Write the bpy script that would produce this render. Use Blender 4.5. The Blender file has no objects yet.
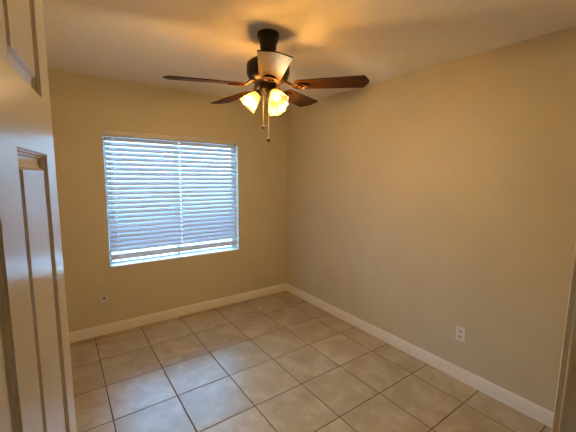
import bpy, bmesh, math, random
from mathutils import Vector, Matrix
random.seed(7)
S = bpy.context.scene
COL = S.collection
PI = math.pi

# ------------------------------------------------------------------ camera
CAM = Vector((-2.463, -3.459, 1.578))
yaw, pitch, roll = math.radians(35.726), math.radians(-7.269), math.radians(0.674)
fwd = Vector((math.sin(yaw)*math.cos(pitch), math.cos(yaw)*math.cos(pitch), math.sin(pitch)))
rt0 = Vector((math.cos(yaw), -math.sin(yaw), 0)); up0 = rt0.cross(fwd)
rt = rt0*math.cos(roll) + up0*math.sin(roll)
up = -rt0*math.sin(roll) + up0*math.cos(roll)
cd = bpy.data.cameras.new('camera'); cam = bpy.data.objects.new('camera', cd); COL.objects.link(cam)
m = Matrix((rt, up, -fwd)).transposed().to_4x4(); m.translation = CAM
cam.matrix_world = m
cd.sensor_fit = 'HORIZONTAL'; cd.sensor_width = 36; cd.lens = 317.66/576*36
cd.clip_start = 0.01
S.camera = cam

# ------------------------------------------------------------------ world, sun, exposure
W = bpy.data.worlds.new('sky'); S.world = W; W.use_nodes = True
bg = W.node_tree.nodes['Background']
bg.inputs[0].default_value = (0.22, 0.56, 1.0, 1)
bg.inputs[1].default_value = 34
sd = bpy.data.lights.new('sun', 'SUN'); sun = bpy.data.objects.new('sun', sd); COL.objects.link(sun)
sd.energy = 16.0; sd.angle = math.radians(0.6); sd.color = (1, .95, .88)
sun.rotation_euler = Vector((1.9, 1, 3.3)).to_track_quat('Z', 'Y').to_euler()
sun.location = (3, 4, 6)
S.view_settings.view_transform = 'Standard'; S.view_settings.look = 'None'
S.view_settings.gamma = 1; S.view_settings.exposure = 0.0
BULB_W = 17.5

# ------------------------------------------------------------------ materials
def mat(name, color, rough=.5, metal=0, spec=.5, build=None, **kw):
    M = bpy.data.materials.new(name); M.use_nodes = True
    nt = M.node_tree; b = nt.nodes['Principled BSDF']
    b.inputs['Base Color'].default_value = (*color, 1)
    b.inputs['Roughness'].default_value = rough
    b.inputs['Metallic'].default_value = metal
    b.inputs['Specular IOR Level'].default_value = spec
    for k, v in kw.items(): b.inputs[k.replace('_', ' ')].default_value = v
    if build: build(nt, b)
    return M
def N(nt, t, **kw):
    n = nt.nodes.new(t)
    for k, v in kw.items(): setattr(n, k, v)
    return n
def coords(nt, scale=(1,1,1)):
    g = N(nt, 'ShaderNodeNewGeometry'); mp = N(nt, 'ShaderNodeMapping')
    mp.inputs['Scale'].default_value = scale
    nt.links.new(g.outputs['Position'], mp.inputs['Vector']); return mp.outputs[0]
def ocoords(nt, scale=(1,1,1)):
    g = N(nt, 'ShaderNodeTexCoord'); mp = N(nt, 'ShaderNodeMapping')
    mp.inputs['Scale'].default_value = scale
    nt.links.new(g.outputs['Object'], mp.inputs['Vector']); return mp.outputs[0]
def noise(nt, vec, scale, detail=3, rough=.5):
    n = N(nt, 'ShaderNodeTexNoise'); n.inputs['Scale'].default_value = scale
    n.inputs['Detail'].default_value = detail; n.inputs['Roughness'].default_value = rough
    nt.links.new(vec, n.inputs['Vector']); return n.outputs['Fac']
def ramp(nt, fac, stops):
    r = N(nt, 'ShaderNodeValToRGB'); e = r.color_ramp.elements
    while len(e) < len(stops): e.new(.5)
    for i, (p, c) in enumerate(stops): e[i].position = p; e[i].color = (*c, 1)
    nt.links.new(fac, r.inputs[0]); return r.outputs[0]
def bump(nt, b, h, strength, dist, prev=None):
    n = N(nt, 'ShaderNodeBump'); n.inputs['Strength'].default_value = strength
    n.inputs['Distance'].default_value = dist
    nt.links.new(h, n.inputs['Height'])
    if prev: nt.links.new(prev, n.inputs['Normal'])
    nt.links.new(n.outputs[0], b.inputs['Normal']); return n.outputs[0]
def mth(nt, op, a, b=None, c=None):
    n = N(nt, 'ShaderNodeMath', operation=op)
    for i, v in enumerate((a, b, c)):
        if v is None: continue
        if isinstance(v, (int, float)): n.inputs[i].default_value = v
        else: nt.links.new(v, n.inputs[i])
    return n.outputs[0]

def wall_paint(c1, c2, st, rough_scale=55):
    def f(nt, b):
        v = coords(nt)
        nt.links.new(ramp(nt, noise(nt, v, 2.2, 4), [(.35, c1), (.65, c2)]), b.inputs['Base Color'])
        h = noise(nt, v, rough_scale, 4, .55)
        h2 = ramp(nt, noise(nt, v, 16, 3, .6), [(.45, (0,)*3), (.62, (1,)*3)])
        p = bump(nt, b, h, st, .004)
        bump(nt, b, h2, st*.6, .003, p)
    return f
M_wall = mat('beige_wall_paint', (.6, .5, .36), .55, spec=.35, build=wall_paint((.60,.52,.365), (.63,.55,.385), .22))
M_ceil = mat('ceiling_paint', (.7, .66, .58), .8, spec=.2, build=wall_paint((.85,.815,.75), (.88,.845,.78), .5))
M_base = mat('white_baseboard_paint', (.84, .79, .70), .35)
M_trim = mat('white_trim_paint', (.80, .76, .70), .3)
M_ext = mat('outside_stucco', (.62, .55, .46), .9)
M_ground = mat('outside_gravel', (.34, .33, .32), .95)

TILE = .4064; GX = -0.012 - 5.572*TILE; GY = -0.012 - 0.172*TILE
def tile_build(nt, b):
    g = N(nt, 'ShaderNodeNewGeometry'); sp = N(nt, 'ShaderNodeSeparateXYZ')
    nt.links.new(g.outputs['Position'], sp.inputs[0])
    u = mth(nt, 'DIVIDE', mth(nt, 'SUBTRACT', sp.outputs[0], GX), TILE)
    w = mth(nt, 'DIVIDE', mth(nt, 'SUBTRACT', sp.outputs[1], GY), TILE)
    def edge(x):   # distance to nearest grid line in metres
        fr = mth(nt, 'FRACT', x); return mth(nt, 'MULTIPLY', mth(nt, 'MINIMUM', fr, mth(nt, 'SUBTRACT', 1.0, fr)), TILE)
    d = mth(nt, 'MINIMUM', edge(u), edge(w))
    mr = N(nt, 'ShaderNodeMapRange'); mr.inputs[1].default_value = .0021; mr.inputs[2].default_value = .0038
    nt.links.new(d, mr.inputs[0]); tm = mr.outputs[0]            # 0 grout, 1 tile
    mr2 = N(nt, 'ShaderNodeMapRange'); mr2.interpolation_type = 'SMOOTHSTEP'
    mr2.inputs[1].default_value = .0015; mr2.inputs[2].default_value = .007
    nt.links.new(d, mr2.inputs[0])
    cmb = N(nt, 'ShaderNodeCombineXYZ')
    nt.links.new(mth(nt, 'FLOOR', u), cmb.inputs[0]); nt.links.new(mth(nt, 'FLOOR', w), cmb.inputs[1])
    wn = N(nt, 'ShaderNodeTexWhiteNoise'); wn.noise_dimensions = '2D'; nt.links.new(cmb.outputs[0], wn.inputs[0])
    off = N(nt, 'ShaderNodeVectorMath', operation='MULTIPLY_ADD')
    nt.links.new(wn.outputs['Color'], off.inputs[0]); off.inputs[1].default_value = (7, 7, 7)
    nt.links.new(g.outputs['Position'], off.inputs[2])
    n1 = N(nt, 'ShaderNodeTexNoise'); n1.inputs['Scale'].default_value = 6; n1.inputs['Detail'].default_value = 6
    n1.inputs['Roughness'].default_value = .6; n1.inputs['Distortion'].default_value = .5
    nt.links.new(off.outputs[0], n1.inputs['Vector'])
    col = ramp(nt, n1.outputs['Fac'], [(.30, (.36,.27,.15)), (.5, (.43,.325,.19)), (.68, (.52,.41,.26))])
    hs = N(nt, 'ShaderNodeHueSaturation'); nt.links.new(col, hs.inputs['Color'])
    nt.links.new(mth(nt, 'MULTIPLY_ADD', wn.outputs['Value'], .12, .94), hs.inputs['Value'])
    mx = N(nt, 'ShaderNodeMix', data_type='RGBA')
    nt.links.new(tm, mx.inputs[0]); mx.inputs[6].default_value = (.085, .05, .03, 1)
    nt.links.new(hs.outputs[0], mx.inputs[7]); nt.links.new(mx.outputs[2], b.inputs['Base Color'])
    rg = mth(nt, 'MULTIPLY_ADD', tm, -.56, .9)
    rg = mth(nt, 'ADD', rg, mth(nt, 'MULTIPLY', mth(nt, 'SUBTRACT', n1.outputs['Fac'], .5), .03))
    nt.links.new(rg, b.inputs['Roughness'])
    p = bump(nt, b, mr2.outputs[0], .8, .003)
    bump(nt, b, noise(nt, coords(nt), 9, 3), .25, .004, p)
M_tile = mat('beige_ceramic_tile', (.5,.4,.3), .35, build=tile_build)

def door_build(nt, b):
    v = ocoords(nt, (1, 60, 3))
    h = noise(nt, v, 6, 4, .6)
    bump(nt, b, h, .30, .0015)
M_door = mat('white_door_enamel', (.66, .62, .56), .22, build=door_build)
def railgrain(nt, b):
    v = ocoords(nt, (1, 3, 60)); bump(nt, b, noise(nt, v, 6, 4, .6), .30, .0015)

def slat_build(nt, b):
    out = nt.nodes['Material Output']; t = N(nt, 'ShaderNodeBsdfTranslucent'); t.inputs[0].default_value = (.85, .88, .92, 1)
    mx = N(nt, 'ShaderNodeMixShader'); mx.inputs[0].default_value = .16
    nt.links.new(b.outputs[0], mx.inputs[1]); nt.links.new(t.outputs[0], mx.inputs[2]); nt.links.new(mx.outputs[0], out.inputs[0])
M_slat = mat('white_blind_slat', (.66, .69, .76), .4, build=slat_build)
M_valance = mat('white_blind_valance', (.56, .53, .48), .45)
M_cord = mat('white_cord', (.85, .85, .85), .7)
M_wand = mat('clear_wand_plastic', (.62, .58, .60), .3, Transmission_Weight=.3)
M_frame = mat('white_window_vinyl', (.80, .80, .80), .35)
M_sill = mat('white_sill', (.82, .80, .78), .2)
def glass_build(nt, b):
    out = nt.nodes['Material Output']; t = N(nt, 'ShaderNodeBsdfTransparent'); g = N(nt, 'ShaderNodeBsdfGlossy')
    g.inputs['Roughness'].default_value = .02
    fr = N(nt, 'ShaderNodeFresnel'); fr.inputs[0].default_value = 1.45
    mx = N(nt, 'ShaderNodeMixShader'); nt.links.new(fr.outputs[0], mx.inputs[0])
    t.inputs[0].default_value = (.93, .96, .97, 1)
    nt.links.new(t.outputs[0], mx.inputs[1]); nt.links.new(g.outputs[0], mx.inputs[2]); nt.links.new(mx.outputs[0], out.inputs[0])
M_glass = mat('window_glass', (1,1,1), build=glass_build)

M_bronze = mat('oil_rubbed_bronze', (.014, .009, .007), .4, metal=.4)
M_iron = mat('antique_bronze_iron', (.10, .05, .026), .3, metal=.9)
def wood_build(nt, b):
    v = ocoords(nt, (2.2, 26, 8)); n = noise(nt, v, 3.2, 5, .6)
    nt.links.new(ramp(nt, n, [(.3, (.028,.012,.006)), (.5, (.055,.024,.012)), (.72, (.095,.046,.024))]), b.inputs['Base Color'])
M_wood = mat("walnut_blade", (.1,.05,.03), .55, spec=.035, build=wood_build)
def shade_build(nt, b):
    out = nt.nodes['Material Output']
    tl = N(nt, 'ShaderNodeBsdfTranslucent'); tp = N(nt, 'ShaderNodeBsdfTransparent')
    n = noise(nt, ocoords(nt), 14, 3)
    c = ramp(nt, n, [(.35, (.36,.155,.022)), (.65, (.42,.20,.035))])
    nt.links.new(c, tl.inputs[0]); tp.inputs[0].default_value = (1, .66, .26, 1)
    em = N(nt, 'ShaderNodeEmission'); em.inputs[0].default_value = (1, .44, .07, 1); em.inputs[1].default_value = .75
    m1 = N(nt, 'ShaderNodeMixShader'); m1.inputs[0].default_value = .36
    nt.links.new(tl.outputs[0], m1.inputs[1]); nt.links.new(tp.outputs[0], m1.inputs[2])
    gl = N(nt, 'ShaderNodeBsdfGlossy'); gl.inputs['Roughness'].default_value = .25
    m2 = N(nt, 'ShaderNodeMixShader'); m2.inputs[0].default_value = .05
    nt.links.new(m1.outputs[0], m2.inputs[1]); nt.links.new(gl.outputs[0], m2.inputs[2])
    ad = N(nt, 'ShaderNodeAddShader'); nt.links.new(m2.outputs[0], ad.inputs[0]); nt.links.new(em.outputs[0], ad.inputs[1])
    nt.links.new(ad.outputs[0], out.inputs[0])
M_shade = mat('amber_frosted_glass', (1,.8,.5), build=shade_build)
def bulb_build(nt, b):
    out = nt.nodes['Material Output']; em = N(nt, 'ShaderNodeEmission')
    em.inputs[0].default_value = (1, .66, .26, 1); em.inputs[1].default_value = 6
    nt.links.new(em.outputs[0], out.inputs[0])
M_bulb = mat('glowing_bulb', (1,1,1), build=bulb_build)
M_chain = mat('brass_chain', (.55, .45, .30), .45, metal=.3)
M_plate = mat('almond_wall_plate', (.78, .76, .70), .35)
M_plate2 = mat('grey_wall_plate', (.60, .57, .53), .4)
M_dark = mat('dark_slot', (.03, .03, .03), .6)
M_metal = mat('nickel_connector', (.5, .48, .45), .3, metal=1)

# ------------------------------------------------------------------ geometry helpers
def box(bm, a, b, mtx=None):
    (x0,y0,z0),(x1,y1,z1) = a, b
    vs = [bm.verts.new((x,y,z)) for x in (x0,x1) for y in (y0,y1) for z in (z0,z1)]
    for f in ((0,1,3,2),(4,6,7,5),(0,4,5,1),(2,3,7,6),(0,2,6,4),(1,5,7,3)): bm.faces.new([vs[i] for i in f])
    if mtx: bmesh.ops.transform(bm, matrix=mtx, verts=vs)
    return vs
def lathe(bm, prof, seg=32, mtx=None, ruffle=None, cap=False):
    rings = []
    for i, (r, z) in enumerate(prof):
        ring = []
        for k in range(seg):
            a = 2*PI*k/seg; rr = r
            if ruffle: rr += ruffle(i/(len(prof)-1), a)
            ring.append(bm.verts.new((rr*math.cos(a), rr*math.sin(a), z)))
        rings.append(ring)
    for A, B in zip(rings, rings[1:]):
        for k in range(seg): bm.faces.new((A[k], A[(k+1)%seg], B[(k+1)%seg], B[k]))
    if cap:
        bm.faces.new(rings[0][::-1]); bm.faces.new(rings[-1])
    if mtx: bmesh.ops.transform(bm, matrix=mtx, verts=[v for r in rings for v in r])
    return rings
def tube(bm, pts, r, seg=8):
    pts = [Vector(p) for p in pts]; rings = []
    for i, p in enumerate(pts):
        t = (pts[min(i+1, len(pts)-1)] - pts[max(i-1, 0)]).normalized()
        q = t.to_track_quat('Z', 'Y'); rr = r[i] if isinstance(r, (list, tuple)) else r
        rings.append([bm.verts.new(p + q @ Vector((rr*math.cos(2*PI*k/seg), rr*math.sin(2*PI*k/seg), 0))) for k in range(seg)])
    for A, B in zip(rings, rings[1:]):
        for k in range(seg): bm.faces.new((A[k], A[(k+1)%seg], B[(k+1)%seg], B[k]))
    bm.faces.new(rings[0][::-1]); bm.faces.new(rings[-1])
def prism(bm, outline, z0, z1, mtx=None):      # outline in xy, extruded in z
    a = [bm.verts.new((x, y, z0)) for x, y in outline]; b = [bm.verts.new((x, y, z1)) for x, y in outline]
    n = len(a); bm.faces.new(a[::-1]); bm.faces.new(b)
    for k in range(n): bm.faces.new((a[k], a[(k+1)%n], b[(k+1)%n], b[k]))
    if mtx: bmesh.ops.transform(bm, matrix=mtx, verts=a+b)
def obj(name, bm, m, parent=None, smooth=False, bevel=0, loc=None, rot=None):
    bmesh.ops.recalc_face_normals(bm, faces=bm.faces)
    me = bpy.data.meshes.new(name); bm.to_mesh(me); bm.free()
    me.materials.append(m)
    o = bpy.data.objects.new(name, me); COL.objects.link(o)
    if smooth:
        for p in me.polygons: p.use_smooth = True
        try: me.set_sharp_from_angle(angle=math.radians(40))
        except Exception: pass
    if bevel:
        md = o.modifiers.new('bevel', 'BEVEL'); md.width = bevel; md.segments = 2; md.limit_method = 'ANGLE'
    if parent: o.parent = parent
    if loc: o.location = loc
    if rot: o.rotation_euler = rot
    return o
def empty(name, loc=(0,0,0), rot=(0,0,0), parent=None):
    o = bpy.data.objects.new(name, None); COL.objects.link(o); o.location = loc; o.rotation_euler = rot
    o.empty_display_size = .05
    if parent: o.parent = parent
    return o
def tag(o, label, cat, group=None, kind=None):
    o['label'] = label; o['category'] = cat
    if group: o['group'] = group
    if kind: o['kind'] = kind
    return o
def struct(name, bm, m, label, cat, **kw):
    return tag(obj(name, bm, m, **kw), label, cat, kind='structure')

# ------------------------------------------------------------------ room shell
H = 2.447
XL, YF, WT = -2.70, CAM.y + .1166, .112         # left wall, front wall face, wall thickness
YH = YF - WT - 1.15                              # far wall of the hall
WX0, WX1, WZ0, WZ1 = -2.107, -.714, .658, 1.955  # window opening
JX0, JX1, DH = CAM.x - .132, CAM.x + .604, 2.052 # door opening
BT = .150                                        # back wall thickness

bm = bmesh.new(); box(bm, (XL-.12, YH-.12, -.1), (.12, BT, 0))
struct('floor', bm, M_tile, 'beige square ceramic tile floor with dark grout lines', 'floor')
bm = bmesh.new(); box(bm, (XL-.12, YH-.12, H), (.12, BT, H+.12))
struct('ceiling', bm, M_ceil, 'plain off-white textured ceiling above the fan', 'ceiling')
bm = bmesh.new()
box(bm, (XL, 0, 0), (WX0, BT, H)); box(bm, (WX1, 0, 0), (0, BT, H))
box(bm, (WX0, 0, 0), (WX1, BT, WZ0)); box(bm, (WX0, 0, WZ1), (WX1, BT, H))
struct('wall_back', bm, M_wall, 'beige wall holding the window', 'wall')
bm = bmesh.new(); box(bm, (0, YF-WT-.0, 0), (.12, BT, H))
struct('wall_right', bm, M_wall, 'long blank beige wall on the right with one outlet', 'wall')
bm = bmesh.new(); box(bm, (XL-.12, YF-WT, 0), (XL, BT, H))
struct('wall_left', bm, M_wall, 'beige side wall behind the open door', 'wall')
bm = bmesh.new()
box(bm, (XL, YF-WT, 0), (JX0-.018, YF, H)); box(bm, (JX1+.018, YF-WT, 0), (0, YF, H))
box(bm, (JX0-.018, YF-WT, DH+.018), (JX1+.018, YF, H))
struct('wall_front', bm, M_wall, 'beige wall with the doorway the view is taken through', 'wall')
bm = bmesh.new()
box(bm, (XL-.12, YH-.12, 0), (.12, YH, H)); box(bm, (XL-.12, YH, 0), (XL, YF-WT, H)); box(bm, (0, YH, 0), (.12, YF-WT, H))
struct('wall_hall', bm, M_wall, 'beige hallway walls outside the doorway', 'wall')

# exterior: ground and roof eave
bm = bmesh.new(); box(bm, (-8, BT, -.25), (6, 14, -.15))
struct('ground', bm, M_ground, 'pale gravel ground outside the window', 'ground')
bm = bmesh.new(); box(bm, (-5, BT, 2.42), (3, BT+.34, 2.60))
struct('roof_eave', bm, M_ext, 'roof overhang outside above the window', 'roof')

bm = bmesh.new(); box(bm, (-7, 4.6, -.15), (5, 4.8, 3.1))  # added wall: hides the low sky so the slats and gaps stay darker
struct('wall_sky_block', bm, M_ext, 'added stucco wall outside that blocks the low sky behind the blind', 'wall')

# baseboards
BP = [(0,0),(.013,0),(.013,.058),(.0105,.066),(.0115,.072),(.0085,.088),(.005,.096),(.004,.101),(0,.101)]
def baseboard(name, p0, p1, nrm, label, m=M_base):
    bm = bmesh.new(); rings = []
    for p in (p0, p1):
        rings.append([bm.verts.new((p[0]+nrm[0]*d, p[1]+nrm[1]*d, z)) for d, z in BP])
    A, B = rings; n = len(A)
    for k in range(n): bm.faces.new((A[k], A[(k+1)%n], B[(k+1)%n], B[k]))
    bm.faces.new(A[::-1]); bm.faces.new(B)
    return struct(name, bm, m, label, 'baseboard')
baseboard('baseboard_back', (XL, 0), (0, 0), (0, -1), 'white moulded baseboard under the window wall')
baseboard('baseboard_right', (0, -.013), (0, YF), (-1, 0), 'white moulded baseboard along the right wall')
baseboard('baseboard_left', (XL, -.013), (XL, YF+.013), (1, 0), 'white moulded baseboard behind the open door')
baseboard('baseboard_front', (JX1+.064, YF), (-.013, YF), (0, 1), 'white moulded baseboard beside the doorway')

# door jambs, stops and casings
bm = bmesh.new()
box(bm, (JX1, YF-WT, 0), (JX1+.018, YF, DH)); box(bm, (JX0-.018, YF-WT, 0), (JX0, YF, DH))
box(bm, (JX0-.018, YF-WT, DH), (JX1+.018, YF, DH+.018))
s0, s1 = YF-.073, YF-.038
box(bm, (JX1-.010, s0, 0), (JX1, s1, DH)); box(bm, (JX0, s0, 0), (JX0+.010, s1, DH)); box(bm, (JX0+.01, s0, DH-.01), (JX1-.01, s1, DH))
struct('trim_1', bm, M_trim, 'painted door jamb at the right edge of the view', 'door frame', bevel=.003)
CP = [(0,0),(0,.007),(.004,.009),(.012,.010),(.018,.0085),(.024,.011),(.045,.016),(.055,.016),(.058,.013),(.058,0)]
def casing(name, y, s, label):
    bm = bmesh.new(); r = .005
    def run(pts):
        rings = [[bm.verts.new((px + o[0]*w, y + s*t, pz + o[1]*w)) for w, t in CP] for (px, pz, o) in pts]
        for A, B in zip(rings, rings[1:]):
            for k in range(len(A)): bm.faces.new((A[k], A[(k+1)%len(A)], B[(k+1)%len(A)], B[k]))
        bm.faces.new(rings[0]); bm.faces.new(rings[-1][::-1])
    run([(JX0-r, 0, (-1,0)), (JX0-r, DH+r, (-1,1)), (JX1+r, DH+r, (1,1)), (JX1+r, 0, (1,0))])
    return struct(name, bm, M_trim, label, 'door casing')
casing('trim_2', YF, 1, 'white door casing on the room side of the doorway')
casing('trim_3', YF-WT, -1, 'white door casing on the hall side of the doorway')

# ------------------------------------------------------------------ door leaf (open, six panels), local x = across thickness, y = width from free edge to hinge
DTH = .125
edge = Vector((CAM.x-.004, CAM.y+.86, 0)); DW = .73; DHT = 2.03
ddir = Vector((-math.sin(DTH), -math.cos(DTH), 0))      # free edge -> hinge
nrm = Vector((math.cos(DTH), -math.sin(DTH), 0))        # visible face normal
dm = Matrix((nrm, ddir, Vector((0,0,1)))).transposed().to_4x4(); dm.translation = edge + Vector((0,0,.008))
door = bpy.data.objects.new('door_1', None)
# build leaf mesh as a height-mapped grid on each face
cols = [(.094, .3075), (.4015, .615)]
rows = [(.235, .775), (.985, 1.604), (1.708, 1.925)]
def inset(u, z):
    for a, b in cols:
        for c, d in rows:
            e = min(u-a, b-u, z-c, d-z)
            if e > 0: return e
    return 0
PROF = [(0, 0), (.0015, -.0030), (.0035, -.0038), (.005, -.0080), (.0075, -.0092), (.009, -.0125), (.013, -.0130), (.015, -.0125), (.026, -.0085), (.0305, -.0020), (.033, -.0018)]
def leaf_face(bm, x, s):
    us, zs = {0, DW}, {0, DHT}
    for a, b in cols: 
        for e, _ in PROF: us |= {round(a+e, 5), round(b-e, 5)}
    for a, b in rows:
        for e, _ in PROF: zs |= {round(a+e, 5), round(b-e, 5)}
    us, zs = sorted(us), sorted(zs)
    def hgt(e):
        if e >= PROF[-1][0]: return PROF[-1][1]
        for (e0, h0), (e1, h1) in zip(PROF, PROF[1:]):
            if e <= e1: return h0 + (h1-h0)*(e-e0)/(e1-e0)
    V = [[bm.verts.new((x + s*hgt(inset(u, z)), u, z)) for z in zs] for u in us]
    for i in range(len(us)-1):
        for j in range(len(zs)-1):
            q = [V[i][j], V[i+1][j], V[i+1][j+1], V[i][j+1]]
            # choose the diagonal that follows the mitre
            h = [abs(v.co.x) for v in q]
            if abs(h[0]-h[2]) > abs(h[1]-h[3]) + 1e-6: bm.faces.new((q[0],q[1],q[3])); bm.faces.new((q[1],q[2],q[3]))
            elif abs(h[0]-h[2]) + 1e-6 < abs(h[1]-h[3]): bm.faces.new((q[0],q[1],q[2])); bm.faces.new((q[0],q[2],q[3]))
            else: bm.faces.new(q)
    return V
bm = bmesh.new()
A = leaf_face(bm, 0, 1); B = leaf_face(bm, -.035, -1)
def rim(V): return [r[0] for r in V] + [v for v in V[-1][1:]] + [r[-1] for r in V[-2::-1]] + [v for v in V[0][-2:0:-1]]
ra, rb = rim(A), rim(B)
for k in range(len(ra)): bm.faces.new((ra[k], ra[(k+1)%len(ra)], rb[(k+1)%len(ra)], rb[k]))
bm.normal_update()
leaf = struct('door_1', bm, M_door, 'open white six panel door filling the left edge of the view', 'door')
leaf.matrix_world = dm
def dchild(name, bm, m, label=None, **kw):
    o = obj(name, bm, m, parent=leaf, **kw)
    if label: o['label'] = label
    return o
for s, x in ((1, 0.0), (-1, -.035)):
    bm = bmesh.new()
    mt = Matrix.Translation((x, .060, .915)) @ Matrix.Rotation(s*PI/2, 4, 'Y')
    lathe(bm, [(.0,0),(.032,0),(.032,.004),(.026,.008),(.012,.011),(.011,.028),(.020,.036),(.0265,.046),(.0265,.054),(.020,.062),(.008,.066),(0,.066)], 28, mt)
    dchild('door_knob', bm, M_metal, 'round metal knob' , smooth=True)
for z in (.25, 1.02, 1.80):
    bm = bmesh.new(); lathe(bm, [(0,0),(.006,0),(.006,.09),(0,.09)], 12, Matrix.Translation((-.040, DW+.006, z-.045)))
    box(bm, (-.033, DW, z-.045), (-.003, DW+.0015, z+.045))
    dchild('hinge', bm, M_metal, smooth=True)

# ------------------------------------------------------------------ window
win = empty('window_1', ((WX0+WX1)/2, BT, WZ0)); tag(win, 'sliding window with white frame behind the closed blind', 'window', kind='structure')
def wl(bm, a, b): box(bm, (a[0]-win.location.x, a[1]-BT, a[2]-WZ0), (b[0]-win.location.x, b[1]-BT, b[2]-WZ0))
y0, y1 = .105, .145; fw = .014; xm = (WX0+WX1)/2
bm = bmesh.new()
wl(bm, (WX0, y0, WZ0), (WX0+fw, y1, WZ1)); wl(bm, (WX1-fw, y0, WZ0), (WX1, y1, WZ1))
wl(bm, (WX0+fw, y0, WZ0), (WX1-fw, y1, WZ0+fw)); wl(bm, (WX0+fw, y0, WZ1-fw), (WX1-fw, y1, WZ1))
obj('window_frame', bm, M_frame, win, bevel=.002)
for (a, b, yy) in ((WX0+fw, xm+.012, y0+.002), (xm-.012, WX1-fw, y0+.021)):
    bm = bmesh.new(); t = .018
    wl(bm, (a, yy, WZ0+fw), (a+t, yy+.018, WZ1-fw)); wl(bm, (b-t, yy, WZ0+fw), (b, yy+.018, WZ1-fw))
    wl(bm, (a+t, yy, WZ0+fw), (b-t, yy+.018, WZ0+fw+t)); wl(bm, (a+t, yy, WZ1-fw-t), (b-t, yy+.018, WZ1-fw))
    sash = obj('sash', bm, M_frame, win, bevel=.0015)
    bm = bmesh.new(); wl(bm, (a+t, yy+.007, WZ0+fw+t), (b-t, yy+.011, WZ1-fw-t))
    obj('window_pane', bm, M_glass, sash)
bm = bmesh.new(); box(bm, (WX0, -.010, WZ0), (WX1, .105, WZ0+.018))
tag(obj('window_sill', bm, M_sill, bevel=.003), 'white window sill under the blind', 'window sill', kind='structure')

# ------------------------------------------------------------------ blind
blind = empty('window_blind', (xm, .032, WZ1)); tag(blind, 'white horizontal slat blind lowered over the window', 'blind')
BX, BY, BZ = blind.location
SX0, SX1 = WX0+.014, WX1-.012
LADX = (-2.020, -1.395, -.775); PITCH = .0466; TILT = math.radians(54)
def bb(bm, a, b, mtx=None): return box(bm, (a[0]-BX, a[1]-BY, a[2]-BZ), (b[0]-BX, b[1]-BY, b[2]-BZ), mtx)
bm = bmesh.new(); bb(bm, (WX0+.008, -.024, 1.926), (WX1+.004, -.010, 1.982))
bb(bm, (WX0+.008, -.010, 1.928), (WX0+.015, -.001, 1.960)); bb(bm, (WX1-.008, -.010, 1.928), (WX1-.001, -.001, 1.960))
obj('valance', bm, M_valance, blind, bevel=.003)
bm = bmesh.new(); bb(bm, (SX0, .006, 1.924), (SX1, .060, 1.953)); obj('headrail', bm, M_frame, blind, bevel=.002)
bm = bmesh.new(); ztop = 1.902; nsl = 24
prof = []
for k in range(7):                       # slightly crowned slat section
    t = -1 + k/3; prof.append((t*.025, .0022*(1-t*t)))
sec = [(a, c+.0014) for a, c in prof] + [(a, c-.0014) for a, c in reversed(prof)]
for i in range(nsl):
    zc = ztop - i*PITCH; tl = TILT + random.uniform(-.02, .02); dz = random.uniform(-.0008, .0008)
    pts = [(a*math.cos(tl) - c*math.sin(tl)*1.0, a*math.sin(tl) + c*math.cos(tl)) for a, c in sec]
    def seg(xa, xb, pts):
        A = [bm.verts.new((xa-BX, p, zc-BZ+q)) for p, q in pts]; B = [bm.verts.new((xb-BX, p, zc-BZ+q)) for p, q in pts]
        n = len(A); bm.faces.new(A); bm.faces.new(B[::-1])
        for k in range(n): bm.faces.new((A[k], B[k], B[(k+1)%n], A[(k+1)%n]))
    xs = [SX0] + [v for x in LADX for v in (x-.0045, x+.0045)] + [SX1]
    for j in range(len(xs)-1):
        if j % 2 == 0: seg(xs[j], xs[j+1], pts)
        else:                                   # routed cord hole
            seg(xs[j], xs[j+1], pts[:3] + pts[-3:]); seg(xs[j], xs[j+1], pts[4:7] + pts[7:10])
obj('slats', bm, M_slat, blind, smooth=True)
zr = ztop - nsl*PITCH - .030
bm = bmesh.new()
mt = Matrix.Translation((0, 0, zr-BZ)) @ Matrix.Rotation(math.radians(78), 4, 'X')
box(bm, (SX0-BX, -.028, -.007), (SX1-BX, .028, .007), mt)
obj('bottom_rail', bm, M_slat, blind, bevel=.003)
for x in LADX:
    bm = bmesh.new()
    for yy in (-.0225, .0225): tube(bm, [(x-BX, yy, 1.925-BZ), (x-BX, yy, zr-BZ+(.014 if yy>0 else -.012))], .0016, 6)
    for i in range(nsl):
        zc = ztop - i*PITCH - BZ - .004
        tube(bm, [(x-BX, -.0225, zc-.0225*math.sin(TILT)), (x-BX, .0225, zc+.0225*math.sin(TILT))], .0007, 4)
    obj('ladder_cord', bm, M_cord, blind)
bm = bmesh.new(); tube(bm, [(-2.062-BX, -.030-.0, 1.895-BZ), (-2.060-BX, -.031, 1.25-BZ), (-2.060-BX, -.031, 1.13-BZ)], [.0028, .0028, .0042], 6)
obj('tilt_wand', bm, M_wand, blind)

# ------------------------------------------------------------------ wall plates
o = empty('electrical_outlet', (0, -2.352, .372), (0, 0, PI/2)); tag(o, 'white duplex outlet low on the right wall', 'outlet')
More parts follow.
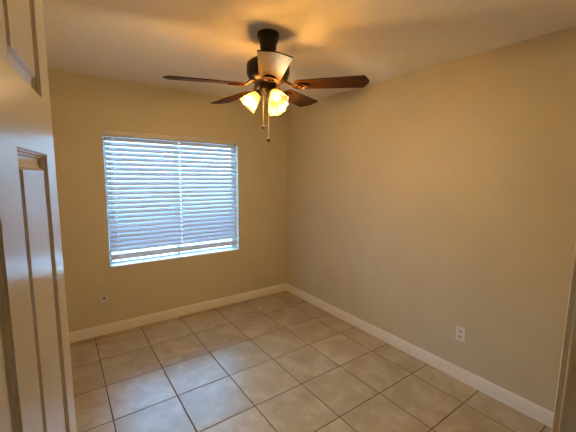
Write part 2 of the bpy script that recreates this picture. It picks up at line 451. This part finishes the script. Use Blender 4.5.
# local: +y points into the room for both plates after rotation; x across
def plate_mesh(w, h, t):
    bm = bmesh.new(); box(bm, (-w/2, 0, -h/2), (w/2, t, h/2)); return bm
obj('cover_plate', plate_mesh(.070, .112, .006), M_plate, o, bevel=.003)
for s in (-1, 1):
    bm = bmesh.new()
    prism(bm, [(.0165*math.cos(a)*1.0, max(-.0135, min(.0135, .0175*math.sin(a)))) for a in [2*PI*k/24 for k in range(24)]], 0, .0025,
          Matrix.Translation((0, .0058, s*.0215)) @ Matrix.Rotation(-PI/2, 4, 'X'))
    r = obj('receptacle', bm, M_plate2, o, bevel=.0006)
    bm = bmesh.new()
    for x in (-.0062, .0062): box(bm, (x-.0011, .0080, s*.0215-.0005), (x+.0011, .0088, s*.0215+.0075))
    lathe(bm, [(0,0),(.0024,0),(.0024,.0006),(0,.0006)], 10, Matrix.Translation((0, .0082, s*.0215-.0065)) @ Matrix.Rotation(-PI/2, 4, 'X'))
    obj('slot', bm, M_dark, r)
bm = bmesh.new(); lathe(bm, [(0,0),(.003,0),(.0025,.0012),(0,.0015)], 12, Matrix.Translation((0, .006, 0)) @ Matrix.Rotation(-PI/2, 4, 'X'))
obj('screw', bm, M_metal, o)
o = empty('cable_outlet', (-2.178, 0, .374), (0, 0, PI)); tag(o, 'small grey cable wall plate below the window at its left', 'outlet')
obj('cover_plate', plate_mesh(.072, .115, .006), M_plate2, o, bevel=.003)
bm = bmesh.new(); mt = Matrix.Translation((0, .006, -.006)) @ Matrix.Rotation(-PI/2, 4, 'X')
lathe(bm, [(0,0),(.011,0),(.011,.004),(.006,.005),(.006,.015),(.003,.015),(.003,.012),(0,.012)], 6, mt)
obj('cable_socket', bm, M_dark, o)
for z in (-.042, .042):
    bm = bmesh.new(); lathe(bm, [(0,0),(.003,0),(.0025,.0012),(0,.0015)], 12, Matrix.Translation((0, .006, z)) @ Matrix.Rotation(-PI/2, 4, 'X'))
    obj('screw', bm, M_dark, o)

# ------------------------------------------------------------------ ceiling fan
FX, FY = -1.352, -1.683
fan = empty('ceiling_fan', (FX, FY, H)); tag(fan, 'dark bronze ceiling fan with five walnut blades and lit amber glass shades', 'ceiling fan')
def z(v): return v - H
bm = bmesh.new()
lathe(bm, [(0,z(2.447)),(.066,z(2.447)),(.068,z(2.438)),(.068,z(2.420)),(.062,z(2.412)),(.058,z(2.396)),(.051,z(2.378)),(.049,z(2.355)),(.044,z(2.345)),(0,z(2.343))], 40)
obj('canopy', bm, M_bronze, fan, smooth=True)
bm = bmesh.new(); lathe(bm, [(.014,z(2.37)),(.014,z(2.29)),(.032,z(2.288)),(.036,z(2.275))], 20)
obj('downrod', bm, M_bronze, fan, smooth=True)
bm = bmesh.new()
lathe(bm, [(0,z(2.286)),(.085,z(2.286)),(.115,z(2.280)),(.131,z(2.266)),(.134,z(2.252)),(.134,z(2.205)),(.128,z(2.196)),(.128,z(2.190)),(.118,z(2.172)),(.090,z(2.156)),(.060,z(2.150)),(0,z(2.150))], 48)
obj('motor_housing', bm, M_bronze, fan, smooth=True)
bm = bmesh.new()
lathe(bm, [(0,z(2.152)),(.054,z(2.152)),(.054,z(2.115)),(.050,z(2.108)),(.036,z(2.100)),(.030,z(2.088)),(.018,z(2.078)),(.009,z(2.070)),(0,z(2.068))], 32)
hub = obj('switch_housing', bm, M_bronze, fan, smooth=True)

ZB = 2.128; BPITCH = math.radians(9); R0, R1 = .175, .620
def blade_bm():
    bm = bmesh.new(); L = R1 - R0
    w0, w1 = .063, .082
    out = [(0, -w0*.72), (.012, -w0*.95), (.03, -w0), (L-.032, -w1), (L-.028, -w1*.97), (L-.002, -w1*.22), (L, -w1*.12), (L, w1*.12), (L-.002, w1*.22), (L-.028, w1*.97), (L-.032, w1), (.03, w0), (.012, w0*.95), (0, w0*.72)]
    prism(bm, out, -.003, .003); return bm
def iron_bm():
    bm = bmesh.new()
    # local x outward from axis, z = 0 at blade plane
    tube(bm, [(.085, 0, .030), (.115, 0, .022), (.140, 0, .004), (.165, 0, -.008)], [.010, .009, .008, .008], 8)
    box(bm, (.078, -.016, .022), (.120, .016, .030))
    n = 28; loop = []
    for k in range(n+1):
        a = 2*PI*k/n; loop.append((.205 + .048*math.cos(a), .034*math.sin(a), -.009))
    tube(bm, loop, .0055, 6)
    for s in (-1, 1):
        tube(bm, [(.160, 0, -.009), (.190, s*.014, -.010), (.215, s*.004, -.010), (.235, s*.012, -.010), (.250, s*.002, -.009)], .0045, 6)
    for x, y in ((.175, 0), (.235, .022), (.235, -.022)):
        lathe(bm, [(0,-.016),(.006,-.014),(.008,-.010),(.008,-.004)], 10, Matrix.Translation((x, y, 0)))
    return bm
first = None
for k in range(5):
    th = math.radians(-47.0 + 72*k)
    if first is None:
        iron = obj('blade_iron', iron_bm(), M_iron, fan, smooth=True)
        blade = obj('blade', blade_bm(), M_wood, fan, bevel=.0012); first = (iron, blade)
    else:
        iron, blade = (q.copy() for q in first)
        for q in (iron, blade): COL.objects.link(q); q.parent = fan
    R = Matrix.Translation((0, 0, z(ZB))) @ Matrix.Rotation(-.028, 4, 'Y') @ Matrix.Rotation(th, 4, 'Z') @ Matrix.Translation((0, 0, .008)) @ Matrix.Rotation(.018, 4, 'Y') @ Matrix.Rotation(-BPITCH, 4, 'X')
    iron.matrix_local = R
    blade.matrix_local = R @ Matrix.Translation((R0, 0, 0))

# light kit: three arms, each with a fitter cup, a shade and a bulb
def ruff(t, a): return .0045*math.cos(6*a)*max(0, (t-.55)/.45)**2
shade_prof = [(.021,0),(.0265,-.006),(.030,-.018),(.036,-.034),(.043,-.052),(.049,-.070),(.0525,-.086),(.0545,-.098),(.058,-.108)]
for i, adeg in enumerate((150, 270, 30)):
    th = math.radians(adeg); tilt = math.radians(42)
    rad = Vector((math.cos(th), math.sin(th), 0))
    ax = (rad*math.sin(tilt) + Vector((0,0,-math.cos(tilt)))).normalized()   # opening direction
    neck = rad*.062 + Vector((0, 0, z(2.090)))
    bm = bmesh.new()
    tube(bm, [rad*.030 + Vector((0,0,z(2.112))), rad*.045 + Vector((0,0,z(2.110))), rad*.056 + Vector((0,0,z(2.100))), neck], .009, 10)
    q = (-ax).to_track_quat('Z', 'Y').to_matrix().to_4x4(); q.translation = neck
    lathe(bm, [(0,.016),(.016,.014),(.027,.004),(.029,-.008),(.026,-.008),(.022,0)], 24, q)
    arm = obj('light_arm', bm, M_bronze, fan, smooth=True)
    bm = bmesh.new(); lathe(bm, shade_prof, 48, q, ruffle=ruff)
    sh = obj('lamp_shade', bm, M_shade, arm, smooth=True)
    bm = bmesh.new(); lathe(bm, [(0,-.004),(.012,-.006),(.013,-.026),(.020,-.036),(.026,-.050),(.023,-.064),(.012,-.073),(0,-.075)], 20, q)
    obj('bulb', bm, M_bulb, arm, smooth=True)
    pl = bpy.data.lights.new('bulb_light', 'POINT'); pl.energy = BULB_W; pl.color = (1, .745, .40); pl.shadow_soft_size = .03
    po = bpy.data.objects.new('bulb_light', pl); COL.objects.link(po); po.parent = fan
    po.location = neck + ax*.092
for (lat, zb) in ((-.0273, 1.878), (.0063, 1.800)):
    p = Vector((rt0.x*lat, rt0.y*lat, 0)) - Vector((fwd.x, fwd.y, 0)).normalized()*.035
    bm = bmesh.new(); tube(bm, [p + Vector((0,0,z(2.13))), p + Vector((0,0,z(zb)))], .0009, 6)
    for k in range(int((2.11-zb)/.012)):
        bmesh.ops.create_icosphere(bm, subdivisions=1, radius=.0012, matrix=Matrix.Translation(p + Vector((0,0,z(2.11-k*.012)))))
    ch = obj('pull_chain', bm, M_chain, fan)
    bm = bmesh.new(); lathe(bm, [(0,.014),(.004,.013),(.009,.008),(.011,0),(.009,-.008),(.004,-.012),(0,-.0125)], 16, Matrix.Translation(p + Vector((0,0,z(zb)))))
    obj('chain_knob', bm, M_bronze, ch, smooth=True)
